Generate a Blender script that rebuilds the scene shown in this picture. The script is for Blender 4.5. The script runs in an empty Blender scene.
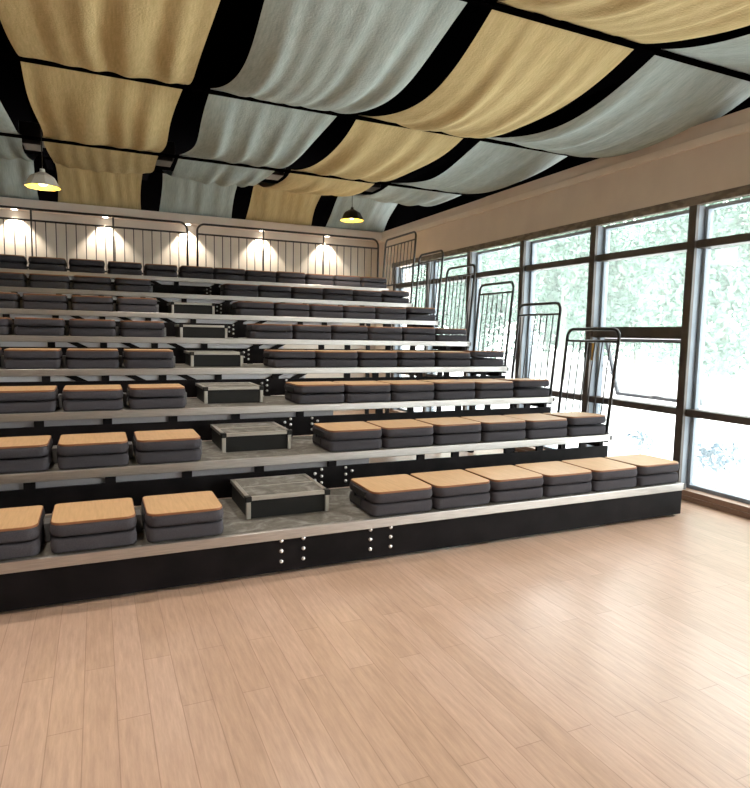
import bpy, bmesh, math, random
from mathutils import Vector, Matrix
random.seed(7)
COL = bpy.context.scene.collection

# ------------------------------------------------------------------ helpers
def link(o, parent=None):
    COL.objects.link(o)
    if parent is not None:
        o.parent = parent
    return o

def tag(o, label=None, cat=None, group=None, kind=None):
    if label: o['label'] = label
    if cat: o['category'] = cat
    if group: o['group'] = group
    if kind: o['kind'] = kind
    return o

def empty(name, loc, label=None, cat=None, group=None, kind=None):
    o = bpy.data.objects.new(name, None)
    o.location = loc
    o.empty_display_size = .1
    link(o)
    return tag(o, label, cat, group, kind)

def obj(name, bm, mat, parent=None, loc=(0, 0, 0), smooth=False):
    me = bpy.data.meshes.new(name)
    bmesh.ops.recalc_face_normals(bm, faces=bm.faces)
    bm.to_mesh(me); bm.free()
    for m in (mat if isinstance(mat, (list, tuple)) else [mat]):
        me.materials.append(m)
    if smooth:
        for p in me.polygons: p.use_smooth = True
    o = bpy.data.objects.new(name, me)
    o.location = loc
    return link(o, parent)

def box(bm, x0, x1, y0, y1, z0, z1, bev=0, mi=0, seg=2):
    r = bmesh.ops.create_cube(bm, size=1)
    vs = r['verts']
    for v in vs:
        v.co = Vector((x0 + (v.co.x + .5) * (x1 - x0), y0 + (v.co.y + .5) * (y1 - y0), z0 + (v.co.z + .5) * (z1 - z0)))
    fs = list({f for v in vs for f in v.link_faces})
    if bev > 0:
        es = list({e for f in fs for e in f.edges})
        rr = bmesh.ops.bevel(bm, geom=es, offset=bev, segments=seg, affect='EDGES', profile=.5)
        fs = rr['faces'] + [f for f in fs if f.is_valid]
    for f in fs:
        if f.is_valid: f.material_index = mi
    return bm

def bxo(name, b, mat, parent=None, bev=0, loc=(0, 0, 0), seg=2):
    return obj(name, box(bmesh.new(), *b, bev=bev, seg=seg), mat, parent, loc)

def tube(bm, pts, r, n=8, cap=True):
    pts = [Vector(p) for p in pts]
    m = len(pts)
    t0 = (pts[1] - pts[0]).normalized()
    a = Vector((0, 0, 1)) if abs(t0.z) < .9 else Vector((1, 0, 0))
    nrm = t0.cross(a).normalized()
    rings = []
    for i, p in enumerate(pts):
        if i == 0: t = t0
        elif i == m - 1: t = (pts[-1] - pts[-2]).normalized()
        else: t = ((pts[i + 1] - p).normalized() + (p - pts[i - 1]).normalized()).normalized()
        nrm = (nrm - t * nrm.dot(t)).normalized()
        bn = t.cross(nrm)
        rings.append([bm.verts.new(p + nrm * math.cos(2 * math.pi * k / n) * r + bn * math.sin(2 * math.pi * k / n) * r) for k in range(n)])
    for i in range(m - 1):
        for k in range(n):
            bm.faces.new((rings[i][k], rings[i][(k + 1) % n], rings[i + 1][(k + 1) % n], rings[i + 1][k]))
    if cap:
        bm.faces.new(rings[0]); bm.faces.new(rings[-1])
    return bm

def lathe(bm, prof, n=24, mi=0, cx=0, cy=0, rot=0):
    rings = []
    for r, z in prof:
        rings.append([bm.verts.new((cx + max(r, 1e-4) * math.cos(2 * math.pi * k / n + rot), cy + max(r, 1e-4) * math.sin(2 * math.pi * k / n + rot), z)) for k in range(n)])
    for i in range(len(prof) - 1):
        for k in range(n):
            f = bm.faces.new((rings[i][k], rings[i][(k + 1) % n], rings[i + 1][(k + 1) % n], rings[i + 1][k]))
            f.material_index = mi
    return bm

def slab(bm, w, d, z0, z1, rf, rb, edge, x0=0, y0=0, mi=0, bulge=0.0):
    """plan-rounded slab: corners rf (front) / rb (back), softened top and bottom edges"""
    def outline(ins):
        pts = []
        for cx, cy, r, a0 in ((w, 0, rf, -90), (w, d, rb, 0), (0, d, rb, 90), (0, 0, rf, 180)):
            ox = cx - r if cx > 0 else cx + r
            oy = cy - r if cy > 0 else cy + r
            for k in range(6):
                a = math.radians(a0 + 90 * k / 5)
                pts.append((x0 + ox + (r - ins) * math.cos(a), y0 + oy + (r - ins) * math.sin(a)))
        return pts
    levels = []
    for k in range(4):
        a = math.pi / 2 * k / 3
        levels.append((edge * (1 - math.sin(a)), z0 + edge * (1 - math.cos(a))))
    levels.append((-bulge, (z0 + z1) / 2))
    for k in range(4):
        a = math.pi / 2 * (3 - k) / 3
        levels.append((edge * (1 - math.sin(a)), z1 - edge * (1 - math.cos(a))))
    rings = [[bm.verts.new((x, y, z)) for x, y in outline(ins)] for ins, z in levels]
    n = len(rings[0])
    fs = []
    for i in range(len(rings) - 1):
        for k in range(n):
            fs.append(bm.faces.new((rings[i][k], rings[i][(k + 1) % n], rings[i + 1][(k + 1) % n], rings[i + 1][k])))
    fs.append(bm.faces.new(rings[0])); fs.append(bm.faces.new(rings[-1]))
    for f in fs: f.material_index = mi
    return bm

# ------------------------------------------------------------------ materials
def mat(name, color=(.5, .5, .5), rough=.6, metal=0., spec=.5, emit=None, estr=0.):
    m = bpy.data.materials.new(name); m.use_nodes = True
    b = m.node_tree.nodes['Principled BSDF']
    b.inputs['Base Color'].default_value = (*color, 1)
    b.inputs['Roughness'].default_value = rough
    b.inputs['Metallic'].default_value = metal
    b.inputs['Specular IOR Level'].default_value = spec
    if emit:
        b.inputs['Emission Color'].default_value = (*emit, 1)
        b.inputs['Emission Strength'].default_value = estr
    return m

def nd(m, t, **kw):
    n = m.node_tree.nodes.new(t)
    for k, v in kw.items(): setattr(n, k, v)
    return n

def lk(m, a, b): m.node_tree.links.new(a, b)

def coords(m, scale=(1, 1, 1), kind='Object', rot=(0, 0, 0)):
    tc = nd(m, 'ShaderNodeTexCoord'); mp = nd(m, 'ShaderNodeMapping')
    mp.inputs['Scale'].default_value = scale
    mp.inputs['Rotation'].default_value = rot
    lk(m, tc.outputs[kind], mp.inputs['Vector'])
    return mp.outputs['Vector']

def noisy(m, c0, c1, scale=8, coord_scale=(1, 1, 1), detail=4, lo=.35, hi=.65, bump=0, kind='Object', bdist=.01):
    """colour varies between c0 and c1 with noise; optional bump"""
    b = m.node_tree.nodes['Principled BSDF']
    v = coords(m, coord_scale, kind)
    n = nd(m, 'ShaderNodeTexNoise'); n.inputs['Scale'].default_value = scale; n.inputs['Detail'].default_value = detail
    lk(m, v, n.inputs['Vector'])
    r = nd(m, 'ShaderNodeValToRGB')
    r.color_ramp.elements[0].position = lo; r.color_ramp.elements[1].position = hi
    r.color_ramp.elements[0].color = (*c0, 1); r.color_ramp.elements[1].color = (*c1, 1)
    lk(m, n.outputs['Fac'], r.inputs['Fac']); lk(m, r.outputs['Color'], b.inputs['Base Color'])
    if bump:
        bp = nd(m, 'ShaderNodeBump'); bp.inputs['Strength'].default_value = bump; bp.inputs['Distance'].default_value = bdist
        lk(m, n.outputs['Fac'], bp.inputs['Height']); lk(m, bp.outputs['Normal'], b.inputs['Normal'])
    return m

M = {}
M['black'] = noisy(mat('black_painted_steel', (.006, .005, .006), .6, spec=.12), (.004, .0035, .004), (.010, .008, .009), 5)
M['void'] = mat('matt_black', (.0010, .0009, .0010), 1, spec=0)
M['gloss_black'] = mat('glossy_black', (.012, .012, .014), .3, spec=.3)
M['rail'] = mat('rail_black_powder_coat', (.012, .011, .012), .4)
M['alu'] = mat('brushed_aluminium', (.68, .66, .63), .40, 1.0)
noisy(M['alu'], (.45, .43, .41), (.56, .535, .51), 30, (.25, 6, 6), bump=.05, bdist=.002)
M['alu_plain'] = mat('aluminium_trim', (.44, .42, .38), .4, .8)
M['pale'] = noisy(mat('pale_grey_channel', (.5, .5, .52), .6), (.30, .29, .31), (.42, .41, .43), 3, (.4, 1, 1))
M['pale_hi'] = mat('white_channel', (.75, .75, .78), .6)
M['bolt'] = mat('bright_bolt', (.85, .84, .82), .25, .6)
M['cushion'] = noisy(mat('grey_fabric', (.09, .085, .09), .95, spec=.15), (.048, .045, .052), (.076, .072, .081), 260, bump=.25, bdist=.002)
M['glass_grey'] = mat('hinge_black', (.01, .01, .01), .4)
M['bracket'] = mat('grey_bracket', (.14, .14, .14), .5)
M['void_in'] = mat('box_black_panel', (.010, .010, .009), .5, spec=.25)

# wood veneer on the folded seats
m = M['wood'] = mat('oak_veneer', (.5, .3, .15), .42, spec=.4)
b = m.node_tree.nodes['Principled BSDF']
v = coords(m, (1, 1, 1))
n1 = nd(m, 'ShaderNodeTexNoise'); n1.inputs['Scale'].default_value = 9; n1.inputs['Detail'].default_value = 6
mp = nd(m, 'ShaderNodeMapping'); mp.inputs['Scale'].default_value = (9, .7, 2)
lk(m, v, mp.inputs['Vector']); lk(m, mp.outputs['Vector'], n1.inputs['Vector'])
r = nd(m, 'ShaderNodeValToRGB')
r.color_ramp.elements[0].position = .3; r.color_ramp.elements[0].color = (.50, .31, .15, 1)
r.color_ramp.elements[1].position = .7; r.color_ramp.elements[1].color = (.60, .385, .20, 1)
lk(m, n1.outputs['Fac'], r.inputs['Fac']); lk(m, r.outputs['Color'], b.inputs['Base Color'])
M['ply_edge'] = mat('orange_brown_plywood_edge', (.24, .095, .035), .5)

# mottled deck carpet
m = M['deck'] = mat('mottled_grey_deck', (.2, .19, .17), .7)
b = m.node_tree.nodes['Principled BSDF']
v = coords(m)
n1 = nd(m, 'ShaderNodeTexNoise'); n1.inputs['Scale'].default_value = 7; n1.inputs['Detail'].default_value = 8; n1.inputs['Roughness'].default_value = .7
n1.inputs['Distortion'].default_value = 1.2
lk(m, v, n1.inputs['Vector'])
r = nd(m, 'ShaderNodeValToRGB'); e = r.color_ramp.elements
e[0].position = .3; e[0].color = (.05, .045, .036, 1); e[1].position = .72; e[1].color = (.29, .29, .275, 1)
k = e.new(.5); k.color = (.125, .117, .098, 1)
lk(m, n1.outputs['Fac'], r.inputs['Fac']); lk(m, r.outputs['Color'], b.inputs['Base Color'])

# floor planks running in depth
m = M['floor'] = mat('laminate_planks', (.6, .4, .3), .36, spec=.8)
b = m.node_tree.nodes['Principled BSDF']
v = coords(m, (1, 1, 1), rot=(0, 0, math.radians(90)))
bk = nd(m, 'ShaderNodeTexBrick'); bk.offset = .37
bk.inputs['Scale'].default_value = 1; bk.inputs['Brick Width'].default_value = 1.2; bk.inputs['Row Height'].default_value = .125
bk.inputs['Mortar Size'].default_value = .0018; bk.inputs['Bias'].default_value = 0
bk.inputs['Color1'].default_value = (.46, .315, .225, 1); bk.inputs['Color2'].default_value = (.52, .365, .275, 1)
bk.inputs['Mortar'].default_value = (.34, .22, .155, 1)
lk(m, v, bk.inputs['Vector'])
mp = nd(m, 'ShaderNodeMapping'); mp.inputs['Scale'].default_value = (1.4, 13, 1)
lk(m, v, mp.inputs['Vector'])
n1 = nd(m, 'ShaderNodeTexNoise'); n1.inputs['Scale'].default_value = 3.5; n1.inputs['Detail'].default_value = 7; n1.inputs['Roughness'].default_value = .65
lk(m, mp.outputs['Vector'], n1.inputs['Vector'])
r = nd(m, 'ShaderNodeValToRGB'); r.color_ramp.elements[0].position = .2; r.color_ramp.elements[1].position = .8
r.color_ramp.elements[0].color = (.70, .66, .63, 1); r.color_ramp.elements[1].color = (1.18, 1.18, 1.18, 1)
lk(m, n1.outputs['Fac'], r.inputs['Fac'])
mx = nd(m, 'ShaderNodeMix', data_type='RGBA', blend_type='MULTIPLY'); mx.inputs['Factor'].default_value = 1
lk(m, bk.outputs['Color'], mx.inputs['A']); lk(m, r.outputs['Color'], mx.inputs['B']); lk(m, mx.outputs['Result'], b.inputs['Base Color'])
n2 = nd(m, 'ShaderNodeTexNoise'); n2.inputs['Scale'].default_value = 2.2; n2.inputs['Detail'].default_value = 5
lk(m, v, n2.inputs['Vector'])
mr = nd(m, 'ShaderNodeMapRange'); mr.inputs['To Min'].default_value = .30; mr.inputs['To Max'].default_value = .30
lk(m, n2.outputs['Fac'], mr.inputs['Value']); lk(m, mr.outputs['Result'], b.inputs['Roughness'])

M['wall_cream'] = noisy(mat('cream_wall', (.7, .62, .52), .85, spec=.2), (.70, .64, .57), (.75, .69, .62), 3)
M['wall_tan'] = noisy(mat('tan_bulkhead', (.5, .4, .31), .85, spec=.2), (.70, .60, .53), (.75, .65, .57), 2.5)
M['ledge'] = noisy(mat('pinkish_ledge', (.64, .53, .45), .8, spec=.2), (.80, .70, .62), (.84, .75, .67), 4)
M['plaster_edge'] = noisy(mat('rough_brown_mortar', (.2, .16, .13), .9), (.15, .125, .10), (.24, .20, .165), 9, (1, 1.2, 3), lo=.42, hi=.6)
M['frame_dark'] = noisy(mat('bronze_frame', (.07, .055, .05), .5), (.055, .045, .04), (.085, .07, .06), 4)
M['frame_light'] = noisy(mat('pale_blue_grey_mullion', (.40, .45, .50), .75, spec=.15), (.24, .28, .32), (.30, .34, .38), 3)
M['sill_wood'] = mat('brown_sill', (.27, .17, .12), .5)
M['sill_light'] = mat('beige_sill', (.60, .54, .47), .6, spec=.2)
M['sash'] = mat('grey_aluminium_sash', (.13, .14, .155), .5, .1)

m = M['pane'] = bpy.data.materials.new('window_glass'); m.use_nodes = True
nt = m.node_tree; nt.nodes.clear()
o_ = nd(m, 'ShaderNodeOutputMaterial'); t_ = nd(m, 'ShaderNodeBsdfTransparent'); g_ = nd(m, 'ShaderNodeBsdfGlossy'); x_ = nd(m, 'ShaderNodeMixShader')
t_.inputs['Color'].default_value = (.955, .99, .98, 1); g_.inputs['Roughness'].default_value = .02
x_.inputs['Fac'].default_value = .05
d_ = nd(m, 'ShaderNodeBsdfTranslucent'); d_.inputs['Color'].default_value = (.9, 1, .97, 1)   # pale veil mixed into the glass to imitate bright outdoor haze
y_ = nd(m, 'ShaderNodeMixShader'); y_.inputs['Fac'].default_value = .045
lk(m, t_.outputs[0], y_.inputs[1]); lk(m, d_.outputs[0], y_.inputs[2])
lk(m, y_.outputs[0], x_.inputs[1]); lk(m, g_.outputs[0], x_.inputs[2]); lk(m, x_.outputs[0], o_.inputs[0])

def fabric(name, c0, c1):
    m = mat(name, c0, .95, spec=.1)
    noisy(m, c0, c1, 5, (14, 1.5, 1), 6, .3, .7)
    b = m.node_tree.nodes['Principled BSDF']
    v = coords(m)
    n = nd(m, 'ShaderNodeTexNoise'); n.inputs['Scale'].default_value = 60; n.inputs['Detail'].default_value = 5
    lk(m, v, n.inputs['Vector'])
    bp = nd(m, 'ShaderNodeBump'); bp.inputs['Strength'].default_value = .35; bp.inputs['Distance'].default_value = .01
    lk(m, n.outputs['Fac'], bp.inputs['Height']); lk(m, bp.outputs['Normal'], b.inputs['Normal'])
    return m
M['yellow'] = fabric('mustard_linen', (.49, .40, .20), (.60, .49, .265))
M['blue'] = fabric('pale_blue_grey_linen', (.335, .41, .395), (.44, .51, .495))
M['shade_white'] = mat('white_enamel', (.62, .60, .56), .45)
M['shade_dark'] = mat('dark_enamel', (.035, .033, .03), .4)
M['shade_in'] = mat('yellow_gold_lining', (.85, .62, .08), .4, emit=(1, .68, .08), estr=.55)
M['bulb'] = mat('warm_bulb', (1, .9, .6), .3, emit=(1, .85, .5), estr=14)
M['spotdisc'] = mat('downlight_lens', (1, .95, .85), .3, emit=(1, .9, .74), estr=12)
M['spotring'] = mat('downlight_ring', (.8, .78, .74), .4)
M['leaf'] = noisy(mat('pale_leaves', (.4, .55, .4), .7), (.105, .18, .135), (.165, .255, .20), .8, detail=3)
M['leaf2'] = noisy(mat('bluish_leaves', (.4, .55, .6), .7), (.08, .15, .22), (.18, .28, .36), 3)
M['bark'] = mat('bark', (.3, .29, .26), .9)
M['paving'] = noisy(mat('white_paving', (.85, .85, .85), .8), (.80, .82, .84), (.9, .9, .9), .5)
M['tape'] = mat('orange_green_tag', (.75, .45, .1), .6)

# ------------------------------------------------------------------ dimensions (metres)
D, H, H1 = .8777, .2942, .2958       # row depth, row rise, height of the front deck
XR = .028
XL = -8.6                            # left end of the seating
XW = .518                            # inner face of the window wall
YB = 7.75                            # rear wall
LIP = .062
ORD = ['front', 'second', 'third', 'fourth', 'fifth', 'sixth', 'seventh', 'back']
NTH = ['first', 'second', 'third', 'fourth', 'fifth', 'sixth', 'seventh', 'eighth', 'ninth', 'tenth', 'eleventh', 'twelfth']

# ------------------------------------------------------------------ room shell
def struct(name, b, mt, bev=0, parent=None):
    o = bxo(name, b, mt, parent, bev)
    if parent is None: o['kind'] = 'structure'
    return o

XLW, YF = -10.2, -9.0
struct('floor', (XLW, XW + .26, YF, YB + .2, -.12, 0), M['floor'])
struct('wall_back', (XLW, 1.3, YB, YB + .2, 0, 3.44), M['wall_cream'])
struct('wall_left', (XLW - .2, XLW, YF, YB + .2, 0, 4.9), M['wall_cream'])
struct('wall_front', (XLW, 1.3, YF - .2, YF, 0, 4.9), M['wall_cream'])
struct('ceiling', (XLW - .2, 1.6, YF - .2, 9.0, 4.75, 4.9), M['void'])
# rear bulkhead: soffit and fascia
struct('trim_1', (XLW, XW - .02, 7.5, YB - .002, 3.40, 3.55), M['ledge'], .004)
# dark void above both bulkheads
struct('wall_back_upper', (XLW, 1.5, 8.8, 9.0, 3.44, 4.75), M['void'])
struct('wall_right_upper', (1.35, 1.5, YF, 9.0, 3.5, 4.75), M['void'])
# bulkhead above the windows with the ledge line
bm = bmesh.new()
box(bm, XW, .80, YF, YB + .2, 2.90, 3.50)
struct_ = obj('wall_right', bm, M['wall_tan']); struct_['kind'] = 'structure'
bm = bmesh.new()
box(bm, XW - .035, XW, YF, YB - .002, 3.355, 3.43, .004)
o = obj('trim_2', bm, M['ledge']); o['kind'] = 'structure'
bm = bmesh.new()
box(bm, XW - .012, XW + .2, YF, 3.98, 3.432, 3.56)
box(bm, XW - .012, XW + .2, 3.98, YB, 3.432, 3.555)
o = obj('trim_3', bm, M['wall_tan']); o['kind'] = 'structure'
struct('trim_4', (XW - .008, XW + .06, YF, 7.05, 2.825, 2.905), M['plaster_edge'])
struct('wall_right_rear', (XW, .80, 7.05, YB, 0, 2.9), M['wall_cream'])
# sill under the windows
bm = bmesh.new()
box(bm, XW, XW + .20, YF, 7.05, 0, .045, .004, 0)
box(bm, XW + .012, XW + .22, YF, 7.05, .045, .10, .004, 1)
o = obj('baseboard_right', bm, [M['sill_wood'], M['sill_light']]); o['kind'] = 'structure'

# ------------------------------------------------------------------ window bays
W = 1.2924; Y0 = .5329       # first mullion's rear edge is at Y0, then every W
MW = .085                    # mullion width along the wall
def window(n, k):
    """bay between mullion k-1 (nearer the camera) and mullion k"""
    ya = Y0 + (k - 1) * W; yb = Y0 + k * W - MW
    t = empty('window_%d' % n, (XW, ya, 0), kind='structure')
    L = yb - ya
    # bay post (mullion) at the far side: dark inner face and pale side cheeks
    bm = bmesh.new()
    box(bm, .0, .035, L, L + MW, .10, 2.825, 0, 0)
    box(bm, .035, .20, L + .008, L + MW - .008, .10, 2.825, 0, 1)
    obj('mullion', bm, [M['frame_dark'], M['frame_light']], t)
    if n == 1 or True:
        pass
    # fixed frame
    bm = bmesh.new()
    box(bm, .12, .19, 0, .03, .10, 2.82, 0); box(bm, .12, .19, L - .03, L, .10, 2.82, 0)
    box(bm, .12, .19, 0.03, L - .03, .10, .135); box(bm, .12, .19, .03, L - .03, 2.79, 2.825)
    obj('window_frame', bm, M['frame_light'], t)
    bm = bmesh.new(); box(bm, .03, .175, 0.0, L, 2.425, 2.50, .003); obj('transom', bm, M['frame_dark'], t)
    bm = bmesh.new(); box(bm, .03, .175, 0.0, L, .815, .885, .003); obj('transom', bm, M['frame_dark'], t)
    g = bxo('glass_pane', (.148, .154, .03, L - .03, .135, 2.79), M['pane'], t)
    if n == OPEN_BAY:
        bm = bmesh.new(); box(bm, .03, .175, 0.0, L, 1.565, 1.685, .003); obj('transom', bm, M['frame_dark'], t)
        bpy.data.objects.remove(g)
        for z0, z1 in ((.135, .82), (1.68, 2.79)):
            bxo('glass_pane', (.148, .154, .03, L - .03, z0, z1), M['pane'], t)
        # top-hung sash pushed outwards
        s = empty('awning_sash', (.20, 0, 1.56)); s.parent = t
        s.rotation_euler = (0, math.radians(-19), 0)
        sh = .70
        bm = bmesh.new()
        box(bm, -.02, .02, .03, .065, -sh, 0, .003); box(bm, -.02, .02, L - .065, L - .03, -sh, 0, .003)
        box(bm, -.02, .02, .065, L - .065, -.035, 0, .003); box(bm, -.02, .02, .065, L - .065, -sh, -sh + .035, .003)
        obj('sash_frame', bm, M['sash'], s)
        bxo('glass_pane', (-.003, .003, .065, L - .065, -sh + .035, -.035), M['pane'], s)
        bm = bmesh.new(); tube(bm, [(-.03, L / 2 - .09, -sh + .05), (-.045, L / 2, -sh + .055), (-.03, L / 2 + .06, -sh + .03)], .008)
        obj('handle', bm, M['bracket'], s)
        bm = bmesh.new(); tube(bm, [(.17, L - .04, 1.25), (.36, L - .05, 1.10)], .007)
        obj('stay_arm', bm, M['sash'], t)
        bxo('tag', (.02, .03, L - .04, L - .005, 1.30, 1.50), M['tape'], t, .002)
    return t
OPEN_BAY = 2
NB = 1
for n, k in enumerate([0, 1, 2, 3, 4, 5], start=1):
    window(n, k)
for n, k in enumerate([-1, -2, -3, -4, -5, -6], start=7):
    window(n, k)

# ------------------------------------------------------------------ seating platforms
BLOCKS = [-7.7, -7.15, -6.6, -6.1, -5.6, -5.1, -4.6, -4.08, -3.54, -2.94, -2.12, -1.77, -1.2, -.83, -.3]
def bolt_mesh():
    bm = bmesh.new()
    lathe(bm, [(.0, -.012), (.009, -.011), (.013, -.006), (.013, 0)], 10)
    bmesh.ops.rotate(bm, verts=bm.verts, cent=(0, 0, 0), matrix=Matrix.Rotation(math.radians(-90), 3, 'X'))
    return bm
bolt0 = None
def add_bolt(x, y, z, parent):
    global bolt0
    if bolt0 is None:
        bolt0 = obj('bolt', bolt_mesh(), M['bolt'], parent, (x, y, z), True)
    else:
        c = bolt0.copy(); c.location = (x, y, z); link(c, parent)

for i in range(8):
    y = i * D; z = H1 + i * H
    dep = D + (.06 if i < 7 else .0)
    names = ('front', 'second', 'third', 'fourth', 'fifth', 'sixth', 'seventh', 'topmost')
    lab = {0: 'lowest black seating platform, its tall front board standing on the laminate floor',
           7: 'topmost seating platform of the stand, in front of the cream rear wall'}.get(
           i, names[i] + ' seating platform counted up from the floor, aluminium edged, black riser')
    t = empty('seating_platform', (0, y, 0), lab, 'platform', 'telescopic seating platforms')
    # deck board
    bm = bmesh.new()
    box(bm, XL, XR, .03, dep - (.06 if i < 7 else 0), z - .03, z, 0, 0)
    obj('deck', bm, M['deck'], t)
    bxo('deck_underside', (XL, -.01, .05, D - .01, z - .04, z - .0305), M['pale'], t)
    # aluminium nosing: L profile with small top return
    bm = bmesh.new()
    box(bm, XL, XR + .004, 0, .03, z - LIP, z + .002, .004)
    obj('nosing', bm, M['alu'], t)
    # end cap of the nosing
    bxo('nosing_cap', (XR + .005, XR + .028, -.004, .05, z - .055, z - .004), M['bracket'], t, .003)
    if i == 0:
        bxo('front_board', (XL, XR, .012, .035, .02, z - LIP), M['black'], t, .002)
        for x in (-3.615, -3.467, -2.989, -2.835):
            for zz in (.225, .157, .088): add_bolt(x, .012, zz, t)
        for x in (-.25, -2, -4, -6, -8):
            bxo('foot', (x - .05, x + .05, .1, .5, 0, .03), M['black'], t)
        bxo('side_board', (XR - .03, XR - .004, .036, D, .03, z - .045), M['black'], t)
    else:
        zb = z - H
        # riser beam standing on the deck in front
        bxo('riser_beam', (XL, XR, .020, .05, zb + .003, z - LIP - .052), M['black'], t, .002)
        # pale channel that closes the slot under the deck on the left part
        xr = -2.6 if i < 5 else -1.5
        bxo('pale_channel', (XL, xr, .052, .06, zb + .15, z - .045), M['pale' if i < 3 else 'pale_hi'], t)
        for x in BLOCKS:
            bxo('roller_block', (x - .035, x + .035, .022, .05, z - LIP - .053, z - LIP + .001), M['black'], t)
        # bolt cluster right of the aisle
        if i < 8:
            for dx, zz in ((-3.035, .175), (-3.035, .12), (-3.035, .065), (-3.09, .145), (-3.09, .09), (-2.825, .175), (-2.825, .12), (-2.825, .065), (-2.77, .145)):
                add_bolt(dx, .020, zb + zz - .01, t)
        # slanting braces below the deck, seen through the slot
        for x in (-5.9, -4.85, -4.33, -3.85, -2.95, -2.68):
            s = 1 if x > -3.5 else -1
            bm = bmesh.new()
            z1 = z - LIP + .0; z0 = z1 - .055
            ya = .046
            a = .055 * s
            vs = [(x - .05 - a, z0), (x + .05 - a, z0), (x + .05 + a, z1), (x - .05 + a, z1)]
            f0 = [bm.verts.new((p, ya - .012, q)) for p, q in vs]; f1 = [bm.verts.new((p, ya + .004, q)) for p, q in vs]
            vv = f0 + f1
            bm.faces.new(vv[:4]); bm.faces.new(vv[4:])
            for k in range(4): bm.faces.new((vv[k], vv[(k + 1) % 4], vv[4 + (k + 1) % 4], vv[4 + k]))
            if i >= 3: obj('brace', bm, M['black'], t)
            else: bm.free()
        # posts below
        for x in (-.12, -2.9, -5.6, -8.3):
            bxo('support_post', (x - .03, x + .03, .5, .56, 0, z - .05), M['black'], t)
        bxo('end_rail', (-.05, -.005, .055, D, z - .13, z - .045), M['black'], t)

# ------------------------------------------------------------------ step boxes in the aisle
for i in range(6):
    y = i * D + .30; z = H1 + i * H
    w, d, h = (.59, .57, .55, .55, .55, .55)[i], .555, .15
    loc = (-3.775, y, z + .001)
    lab = ('square black step box with aluminium edges in the aisle on the front platform' if i == 0 else
           'black step box with aluminium edges in the aisle, on the %s platform up' % ORD[i])
    t = empty('aisle_step', loc, lab, 'step', 'step boxes in the aisle')
    bxo('box_body', (.012, w - .012, .012, d, 0.0, h - .022), M['void_in'], t, .002)
    bm = bmesh.new(); box(bm, .02, w - .02, .02, d - .02, h - .022, h - .001); obj('tread', bm, M['deck'], t)
    bm = bmesh.new()
    for b4 in ((0.02, w - .02, 0, .03), (0.02, w - .02, d - .03, d), (0, .03, 0.02, d), (w - .03, w, 0.02, d), (.03, w - .03, .285, .30)):
        box(bm, *b4, h - .024, h + .002, .002)
    obj('edge_trim', bm, M['alu_plain'], t)
    for x in (0.0, w - .03):
        bxo('corner_post', (x, x + .03, -.002, .025, 0, h - .03), M['alu_plain'], t, .003)
        bxo('corner_bracket', (x - .006, x + .036, -.006, .045, h - .032, h + .006), M['void_in'], t, .003)

# ------------------------------------------------------------------ folded seats
def make_seat(w, bracket):
    root = empty('folded_seat', (0, 0, 0))
    d = .44
    lc = obj('lower_cushion', slab(bmesh.new(), w, d, .0, .086, .045, .02, .016, bulge=.004), M['cushion'], root, smooth=True)
    uc = obj('upper_cushion', slab(bmesh.new(), w + .004, d + .012, .0, .070, .07, .02, .016, x0=-.002, y0=-.014, bulge=.004), M['cushion'], root, (0, 0, .095), True)
    bm = bmesh.new()
    slab(bm, w - .004, d + .004, 0, .013, .065, .03, .002, x0=.002, y0=-.010, mi=1)
    slab(bm, w - .012, d - .004, .0125, .0145, .06, .028, .0005, x0=.006, y0=-.004, mi=0)
    bd = obj('wood_board', bm, [M['wood'], M['ply_edge']], root, (0, 0, .1625))
    bm = bmesh.new()
    box(bm, -.008, -.001, .20, .40, .03, .08, .003); box(bm, -.008, -.001, .12, .36, .10, .15, .003)
    tube(bm, [(-.0085, .33, .09), (.0, .33, .09)], .02, 12)
    obj('hinge', bm, M['glass_grey'], root)
    if bracket:
        bxo('mounting_bracket', (w + .008, w + .04, .25, .37, .0, .11), M['bracket'], root, .004)
    return root

def copy_tree(root):
    r = root.copy(); COL.objects.link(r)
    for ch in root.children:
        c = ch.copy(); COL.objects.link(c); c.parent = r
    return r

protoL = make_seat(.450, True); protoR = make_seat(.483, False)
protoC = make_seat(.462, False)
used = {}
def put_seat(proto, x, i, label, tilt=0.):
    s = proto if proto.name not in used else copy_tree(proto)
    used[proto.name] = 1
    s.location = (x, i * D + .034, H1 + i * H + .003)
    tag(s, label, 'seat', 'folded seats on the %s row' % ORD[i])
    if tilt:
        for c in s.children:
            if c.name.startswith(('upper_cushion', 'wood_board')):
                c.rotation_euler = (-tilt, 0, 0); 
                c.location = (c.location.x, c.location.y, c.location.z + .44 * math.sin(tilt))
    return s

ROWN = ['front row', 'second row up', 'third row up', 'fourth row up', 'fifth row up', 'sixth row up', 'seventh row up']
for i in range(7):
    for k in range(6):
        x = -3.0 + .5 * k + .036
        top = 'with pale wooden top' if i < 3 else 'with brown wooden top'
        if k == 5: where = 'at the window end'
        elif k == 0: where = 'beside the aisle, window side'
        else: where = '%s from the aisle, window side' % NTH[k]
        put_seat(protoR, x, i, 'folded seat %s, %s, %s' % (top, ROWN[i], where), .04 if (k == 5 and i in (1, 2, 3, 5, 6)) else random.choice([0, 0, 0, .008, .014]))
    nl = [3, 3, 3, 4, 4, 4, 4][i]
    for k in range(nl + 1):
        x = -3.972 - .45 - .506 * k
        where = 'nearest the aisle' if k == 0 else '%s from the aisle' % NTH[k]
        put_seat(protoL, x, i, 'folded grey seat, wooden top, %s, %s, left block' % (ROWN[i], where), random.choice([0, 0, .006, .012]))
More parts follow.
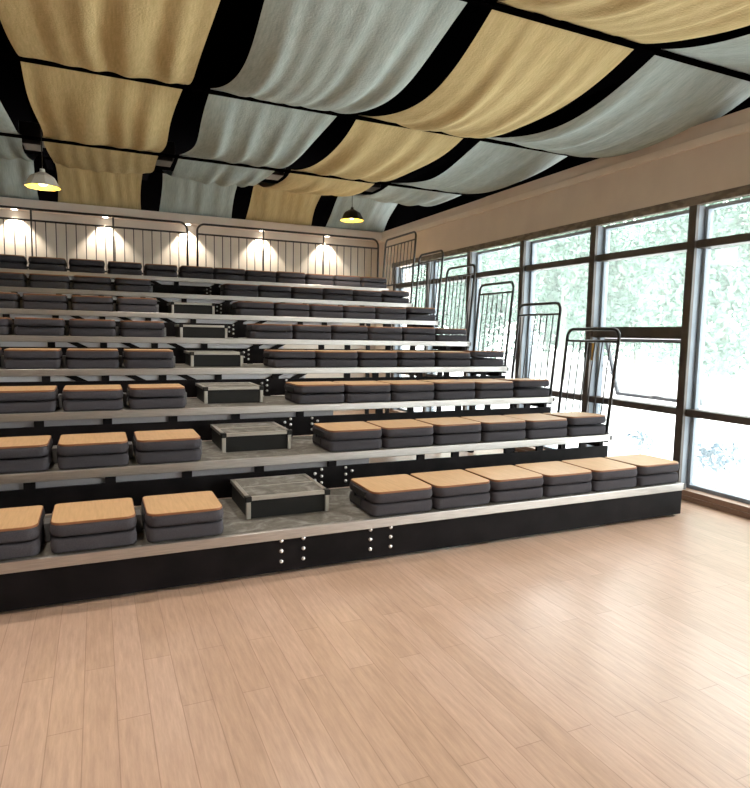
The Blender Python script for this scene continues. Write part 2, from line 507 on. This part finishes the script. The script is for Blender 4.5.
for k in range(13):
    if k < 7: x = -.5 * (k + 1) + .036; pr = protoR
    else: x = -3.5 - .5 * (k - 7) - .5 * 1 + .02 - .01 * (k - 7); pr = protoC
    where = 'at the window end' if k == 0 else '%s from the window end' % (NTH[k] if k < 12 else 'thirteenth')
    put_seat(pr, x, 7, 'folded dark grey seat on the topmost row, %s' % where, random.choice([0, .01, .02]))

# ------------------------------------------------------------------ guard rails
def arc(c, a0, a1, r, ax1, ax2, n=6):
    out = []
    for k in range(n + 1):
        a = math.radians(a0 + (a1 - a0) * k / n)
        out.append(Vector(c) + ax1 * (r * math.cos(a)) + ax2 * (r * math.sin(a)))
    return out

def end_rail(i, ya, yb, za, zb, zt, label, nb):
    """side guard: hoop in the depth-height plane, leaning a little outwards"""
    t = empty('guard_rail', (.05, ya, za), label, 'railing', 'black guard rails at the window end of the rows')
    hh = zt - za; L = yb - ya
    lean = .04
    def P(y_, z_): return Vector((lean * z_ / hh, y_ - .07 * z_ / hh, z_))
    R_ = .085
    pts = [P(0, 0), P(0, hh - R_)]
    for k in range(1, 6):
        a = math.radians(180 - 90 * k / 6); pts.append(P(R_ + R_ * math.cos(a), hh - R_ + R_ * math.sin(a)))
    pts.append(P(R_, hh)); pts.append(P(L - R_, hh))
    for k in range(1, 6):
        a = math.radians(90 - 90 * k / 6); pts.append(P(L - R_ + R_ * math.cos(a), hh - R_ + R_ * math.sin(a)))
    pts.append(P(L, hh - R_)); pts.append(P(L, zb - za))
    obj('hoop', tube(bmesh.new(), pts, .017, 10), M['rail'], t, smooth=True)
    obj('crossbar', tube(bmesh.new(), [P(0, hh - .125), P(L, hh - .125)], .013, 8), M['rail'], t)
    zl = max(.11, zb - za + .06)
    obj('crossbar', tube(bmesh.new(), [P(0, zl), P(L, zl)], .013, 8), M['rail'], t)
    for k in range(1, nb + 1):
        yy = L * k / (nb + 1)
        obj('baluster', tube(bmesh.new(), [P(yy, zl), P(yy, hh - .125)], .0075, 6), M['rail'], t)
    # foot plates bolted to the platform end
    for yy, zz in ((0, 0), (L, zb - za)):
        bxo('foot_plate', (-.018, .018, yy - .025, yy + .025, zz - .06, zz + .05), M['rail'], t, .003)
    return t
for i in range(1, 6):
    z = H1 + i * H
    end_rail(i, i * D + .08, i * D + .82, z - .03, z - .03, z + 1.06,
             'black hooped side guard rail beside the window, at the end of the %s row' % (ORD[i]), 6)
end_rail(6, 5.35, 6.50, H1 + 6 * H - .03, H1 + 7 * H - .0, 3.225, 'widest black side guard rail, topmost beside the window near the rear corner', 8)

def rear_rail(xa, xb, ends, posts, label):
    y = 6.96; zd = H1 + 7 * H; zt = 3.315; zc = 3.15
    t = empty('guard_rail', (xa, y, zd), label, 'railing')
    L = xb - xa; hh = zt - zd; R_ = .12
    pts = []
    if ends[0]:
        pts += [Vector((0, 0, .01)), Vector((0, 0, hh - R_))]
        for k in range(1, 6):
            a = math.radians(180 - 90 * k / 6); pts.append(Vector((R_ + R_ * math.cos(a), 0, hh - R_ + R_ * math.sin(a))))
        pts.append(Vector((R_, 0, hh)))
    else: pts += [Vector((0, 0, hh))]
    pts.append(Vector((L - R_, 0, hh)))
    for k in range(1, 6):
        a = math.radians(90 - 90 * k / 6); pts.append(Vector((L - R_ + R_ * math.cos(a), 0, hh - R_ + R_ * math.sin(a))))
    pts += [Vector((L, 0, hh - R_)), Vector((L, 0, .01))]
    obj('top_rail', tube(bmesh.new(), pts, .018, 10), M['rail'], t, smooth=True)
    obj('crossbar', tube(bmesh.new(), [(0, 0, zc - zd), (L, 0, zc - zd)], .015, 8), M['rail'], t)
    obj('crossbar', tube(bmesh.new(), [(0, 0, .1), (L, 0, .1)], .015, 8), M['rail'], t)
    n = int(round(L / .137))
    px = [p - xa for p in posts]
    for p in px:
        obj('post', tube(bmesh.new(), [(p, 0, zc - zd), (p, 0, hh)], .014, 8), M['rail'], t)
        obj('post', tube(bmesh.new(), [(p, 0, .008), (p, 0, zc - zd)], .011, 8), M['rail'], t)
    for k in range(1, n):
        x = L * k / n
        obj('baluster', tube(bmesh.new(), [(x, 0, .1), (x, 0, zc - zd)], .0075, 6), M['rail'], t)
    return t
rear_rail(-3.11, .18, (1, 1), (-2.0, -.9), 'long black railing behind the topmost row, right section next to the corner')
rear_rail(-7.8, -3.27, (1, 1), (-4.39, -5.52, -6.65), 'long black railing behind the topmost row, left section under the white pendant')

# ------------------------------------------------------------------ hanging cloth strips and battens
BAT = [(9.0, 3.95), (6.8, 4.10), (4.65, 3.80), (2.28, 3.80), (-.10, 3.80), (-2.5, 3.80), (-4.9, 3.8)]
BN = ['behind the rear wall', 'above the topmost rows', 'above the middle rows', 'above the front rows', 'above the front platform', 'over the open floor', 'over the open floor, far side']
for j, (by, bz) in enumerate(BAT[1:6], start=1):
    o = obj('ceiling_batten', box(bmesh.new(), XL - 1, 1.3, by - .022, by + .022, bz - .072, bz - .045), M['void'])
    tag(o, 'thin black batten carrying the cloth strips %s' % BN[j], 'batten', 'black battens carrying the cloth')

def cloth(x0, w, A, B, sag, mt, seed, name='hanging_cloth'):
    rnd = random.Random(seed)
    nu, nv = 40, 36
    bm = bmesh.new()
    ph = [rnd.uniform(0, 6.28) for _ in range(8)]
    fr = [rnd.uniform(4, 9), rnd.uniform(9, 16), rnd.uniform(16, 26)]
    sk = rnd.uniform(-.05, .05); drift = rnd.uniform(-.6, .6)
    g = []
    for a in range(nu + 1):
        row = []
        u = a / nu
        for c in range(nv + 1):
            v = c / nv
            par = 4 * v * (1 - v)
            x = x0 + w * u + (.5 - u) * .10 * par * .6 + (.03 if name == 'hanging_cloth' and sag > 0 else 0) * math.sin(ph[3] + v * 5) * par
            y = A[0] + (B[0] - A[0]) * v
            s = sag * (1 + sk * (u - .5) * 2) - .05 * abs(2 * u - 1) ** 3
            uu = u + drift * .12 * (v - .5)
            fold = (.018 * math.sin(fr[0] * uu * 3 + ph[0]) * (.3 + .7 * par) + .013 * math.sin(fr[1] * uu * 2.3 + ph[1] + v) + .007 * math.sin(fr[2] * uu * 2 + ph[2] + 2 * v))
            z = A[1] + (B[1] - A[1]) * v - s * par + fold * (.25 + .75 * par) + .012 * math.sin(7 * v + ph[4] + 3 * u) * par
            row.append(bm.verts.new((x, y, z - .03)))
        g.append(row)
    for a in range(nu):
        for c in range(nv):
            bm.faces.new((g[a][c], g[a + 1][c], g[a + 1][c + 1], g[a][c + 1]))
    return obj(name, bm, mt, None, (0, 0, 0), True)
cols = [(-.67, 'blue'), (-2.19, 'yellow'), (-3.66, 'blue'), (-5.19, 'yellow'), (-6.68, 'blue'), (-8.18, 'yellow')]
CN = ['closest to the windows', 'second from the windows', 'third from the windows', 'fourth from the windows', 'fifth from the windows', 'leftmost']
SN = {0: 'sloping down to the rear wall', 1: 'sagging above the topmost rows', 2: 'sagging above the middle rows', 3: 'sagging above the front rows', 4: 'nearest the camera'}
for j in range(5):
    A, B = BAT[j], BAT[j + 1]
    if j == 0: A = (7.62, 3.53)
    sag = [-.02, .19, .20, .30, .30][j]
    for c, (x0, cn) in enumerate(cols):
        w = 1.30 if cn == 'yellow' else 1.28
        if j == 0: w -= .04
        o = cloth(x0, w, A, B, sag + random.uniform(-.015, .015) * (j > 0), M[cn], 10 * j + c)
        tag(o, '%s cloth strip %s, %s' % ('mustard yellow' if cn == 'yellow' else 'pale blue-grey', SN[j], CN[c]), 'cloth', 'cloth strips hung below the ceiling')
# black boxes in the gaps between strips
for c, gx in enumerate((-.79, -2.30, -3.80, -5.33)):
    bm = bmesh.new()
    box(bm, gx - .13, gx + .13, 5.0, 5.35, 3.82, 4.02, .01)
    box(bm, gx - .10, gx + .10, 4.98, 5.30, 3.76, 3.82, .008)
    o = obj('ceiling_box', bm, M['gloss_black'])
    tag(o, 'glossy black ceiling box in the gap between cloth strips, %s from the windows' % NTH[c], 'ceiling box', 'black boxes in the cloth gaps')
    o2 = obj('ceiling_beam', box(bmesh.new(), gx - .05, gx + .05, -4, 8.7, 4.3, 4.42), M['void'])
    tag(o2, 'black ceiling beam running above the gap between cloths, %s from windows' % NTH[c], 'beam')
    o2['kind'] = 'structure'; o2.name = 'trim_%d' % (5 + c)

# ------------------------------------------------------------------ pendant lamps
def pendant(x, y, zr, R_, mt, label, ztop):
    t = empty('pendant_lamp', (x, y, zr), label, 'lamp')
    bm = bmesh.new()
    prof = [(R_, 0), (R_ * .66, R_ * .62), (R_ * .22, R_ * .86), (.02, R_ * .92)]
    lathe(bm, prof, 8, 0, rot=.2)
    obj('lamp_shade', bm, mt, t)
    bm = bmesh.new()
    lathe(bm, [(R_ * .985, .001), (R_ * .645, R_ * .60), (R_ * .20, R_ * .83)], 8, 0, rot=.2)
    obj('shade_lining', bm, M['shade_in'], t)
    obj('lamp_cap', lathe(bmesh.new(), [(.0, R_ * 1.08), (.022, R_ * 1.07), (.028, R_ * .88), (0, R_ * .87)], 12), mt, t, smooth=True)
    obj('cord', tube(bmesh.new(), [(0, 0, R_ * 1.05), (0, 0, ztop - zr)], .005, 6), M['rail'], t)
    bm = bmesh.new(); bmesh.ops.create_uvsphere(bm, u_segments=16, v_segments=10, radius=.055)
    obj('bulb', bm, M['bulb'], t, (0, 0, R_ * .38), True)
    L = bpy.data.lights.new('pendant_light', 'POINT'); L.energy = 14; L.color = (1, .78, .5); L.shadow_soft_size = .05
    lo = bpy.data.objects.new('pendant_light', L); lo.location = (0, 0, .03); link(lo, t)
pendant(-5.147, 3.8, 3.03, .175, M['shade_white'], 'white faceted pendant lamp with yellow lining, hanging at upper left', 4.7)
pendant(-.745, 6.0, 3.43, .205, M['shade_dark'], 'dark faceted pendant lamp with yellow lining, hanging near the rear corner', 4.7)

# ------------------------------------------------------------------ downlights washing the rear wall
DX = [-.60, -1.86, -3.17, -4.49, -5.80, -7.12]
DN = ['closest to the window corner', 'second from the window corner', 'third from the window corner', 'fourth from the window corner', 'fifth from the window corner', 'sixth from the window corner']
for k, x in enumerate(DX):
    t = empty('downlight', (x, 7.625, 3.40), 'round recessed downlight above the rear railing, %s' % DN[k], 'light', 'downlights washing the rear wall')
    obj('trim_ring', lathe(bmesh.new(), [(.045, -.001), (.06, -.004), (.062, 0)], 20), M['spotring'], t)
    obj('lens', lathe(bmesh.new(), [(0, -.012), (.03, -.010), (.045, -.002)], 16), M['spotdisc'], t)
    L = bpy.data.lights.new('downlight_spot', 'SPOT'); L.energy = 95; L.color = (1, .87, .70); L.spot_size = math.radians(96); L.spot_blend = .5; L.shadow_soft_size = .02
    lo = bpy.data.objects.new('downlight_spot', L); lo.location = (0, .02, -.03); lo.rotation_euler = (math.radians(4), 0, 0); link(lo, t)

# unseen warm spots added as room fill high above the open floor and stand
def area(name, loc, rot, sx, sy, e, col):
    L = bpy.data.lights.new(name, 'AREA'); L.shape = 'RECTANGLE'; L.size = sx; L.size_y = sy; L.energy = e; L.color = col
    o = bpy.data.objects.new(name, L); o.location = loc; o.rotation_euler = rot; link(o); return o
for (x, y) in ((-7.4, -1.6), (-5.3, -1.6), (-3.0, -1.6), (-1.0, -1.6), (-7.4, .8), (-5.3, .8), (-3.0, .8), (-7.4, -4.5), (-5.0, -4.5), (-2.5, -4.5), (-6.5, 3.2), (-4.0, 3.2), (-1.7, 3.2), (-1.0, 5.6)):
    L = bpy.data.lights.new('fill_spot', 'SPOT'); L.energy = 105; L.color = (1, .88, .78); L.spot_size = math.radians(120); L.spot_blend = .8; L.shadow_soft_size = .06
    o = bpy.data.objects.new('fill_spot', L); o.location = (x, y, 3.2); link(o)
# soft fill bounced in the room behind the camera


# ------------------------------------------------------------------ outside
o = bxo('ground', (1.0, 60, -30, 50, -.5, -.12), M['paving']); o['kind'] = 'structure'; o.name = 'ground'

def crown_mesh(seed, n, rx, ry, rz, leaf):
    rnd = random.Random(seed)
    bm = bmesh.new()
    cl = [(max(-.62, min(.62, rnd.gauss(0, .45))) * rx, max(-.62, min(.62, rnd.gauss(0, .45))) * ry, max(-.65, min(.65, rnd.gauss(0, .5))) * rz, rnd.uniform(.35, .6)) for _ in range(14)]
    for q in range(n):
        c = rnd.choice(cl)
        while True:
            p = Vector((rnd.uniform(-1, 1), rnd.uniform(-1, 1), rnd.uniform(-1, 1)))
            if p.length < 1: break
        p = p.normalized() * (p.length ** .35)
        ctr = Vector((c[0] + p.x * rx * c[3], c[1] + p.y * ry * c[3], c[2] + p.z * rz * c[3]))
        a = Vector((rnd.gauss(0, 1), rnd.gauss(0, 1), rnd.gauss(0, 1))).normalized()
        b = a.cross(Vector((rnd.gauss(0, 1), rnd.gauss(0, 1), rnd.gauss(0, 1)))).normalized()
        s = leaf * rnd.uniform(.6, 1.4)
        vs = [bm.verts.new(ctr + a * s), bm.verts.new(ctr + b * s * .5), bm.verts.new(ctr - a * s), bm.verts.new(ctr - b * s * .5)]
        bm.faces.new(vs)
    return bm
protos = []
TREES = [(12, 8.5), (12.3, 15.6), (12, 21.8), (12, 28.4), (19.5, 12), (19.5, 18.6), (19.5, 25.2), (19.5, 31.8)]
TL = ['pale leafy tree outside, filling the rightmost window bay',
      'pale leafy tree outside, left of the open sash bay, behind the lowest side guard rail',
      'pale leafy tree outside, seen through the middle side guard rails',
      'pale leafy tree outside, through the farthest window bays near the rear corner',
      'set-back pale tree outside, beyond the right edge of the rightmost bay',
      'set-back pale tree outside, seen over the open awning sash',
      'set-back pale tree outside, above the second side guard rail from the front',
      'set-back pale tree outside, above the third side guard rail from the front']
for k, (x, y) in enumerate(TREES):
    h = random.uniform(4.3, 5.2)
    t = empty('leafy_tree', (x, y, -.12), TL[k], 'tree', 'trees outside the windows')
    if k < 3:
        cr = obj('crown', crown_mesh(k, 16000, 2.7, 3.0, 3.4, .11), M['leaf'], t, (0, 0, h)); protos.append(cr)
    else:
        cr = protos[k % 3].copy(); cr.location = (0, 0, h + .4); cr.rotation_euler = (0, 0, k * 1.3); link(cr, t)
    bm = bmesh.new(); tube(bm, [(0, 0, 0), (.05, .1, h * .5), (-.05, 0, h)], .13, 8)
    obj('trunk', bm, M['bark'], t)
for k, (x, y, lb) in enumerate([(1.68, .9, 'small bluish shrub outside, low behind the right-hand pane'), (2.1, 2.35, 'low bluish shrub outside, behind the pane beside the tallest post')]):
    t = empty('low_shrub', (x, y, -.12), lb, 'shrub')
    obj('foliage', crown_mesh(50 + k, 300 - 180 * k, .22 - .08 * k, .26 - .1 * k, .20 - .07 * k, .035), M['leaf2'], t, (0, 0, .36 - .08 * k))
    obj('stem', tube(bmesh.new(), [(0, 0, 0), (0, 0, .3)], .012, 6), M['bark'], t)

# ------------------------------------------------------------------ world and camera
w = bpy.data.worlds.new('sky'); bpy.context.scene.world = w; w.use_nodes = True
bg = w.node_tree.nodes['Background']
bg.inputs['Color'].default_value = (1, .985, .985, 1); bg.inputs['Strength'].default_value = 9.5
S = bpy.data.lights.new('sun', 'SUN'); S.energy = 3.0; S.angle = math.radians(6); S.color = (1, .97, .92)
so = bpy.data.objects.new('sun', S); so.rotation_euler = (math.radians(12), math.radians(-38), 0); so.location = (-5, 0, 12); link(so)

CAMP = [-4.66542034, -3.72565663, 1.55802251, -.425035156, -.0973878901, .0187722201, 614.815591]
cy, sy = math.cos(CAMP[3]), math.sin(CAMP[3]); cp, sp = math.cos(CAMP[4]), math.sin(CAMP[4]); cr, sr = math.cos(CAMP[5]), math.sin(CAMP[5])
f = Vector((-sy * cp, cy * cp, sp)); r = Vector((cy, sy, 0)); u = r.cross(f)
r2 = r * cr + u * sr; u2 = -r * sr + u * cr
cam = bpy.data.cameras.new('camera'); cam.sensor_fit = 'HORIZONTAL'; cam.sensor_width = 36; cam.lens = CAMP[6] / 750 * 36
cam.clip_start = .05; cam.clip_end = 300
co = bpy.data.objects.new('camera', cam)
mw = Matrix(((r2.x, u2.x, -f.x, CAMP[0]), (r2.y, u2.y, -f.y, CAMP[1]), (r2.z, u2.z, -f.z, CAMP[2]), (0, 0, 0, 1)))
co.matrix_world = mw
link(co); bpy.context.scene.camera = co
sc = bpy.context.scene
sc.view_settings.view_transform = 'Standard'; sc.view_settings.look = 'None'; sc.view_settings.exposure = 0
sc.cycles.max_bounces = 8
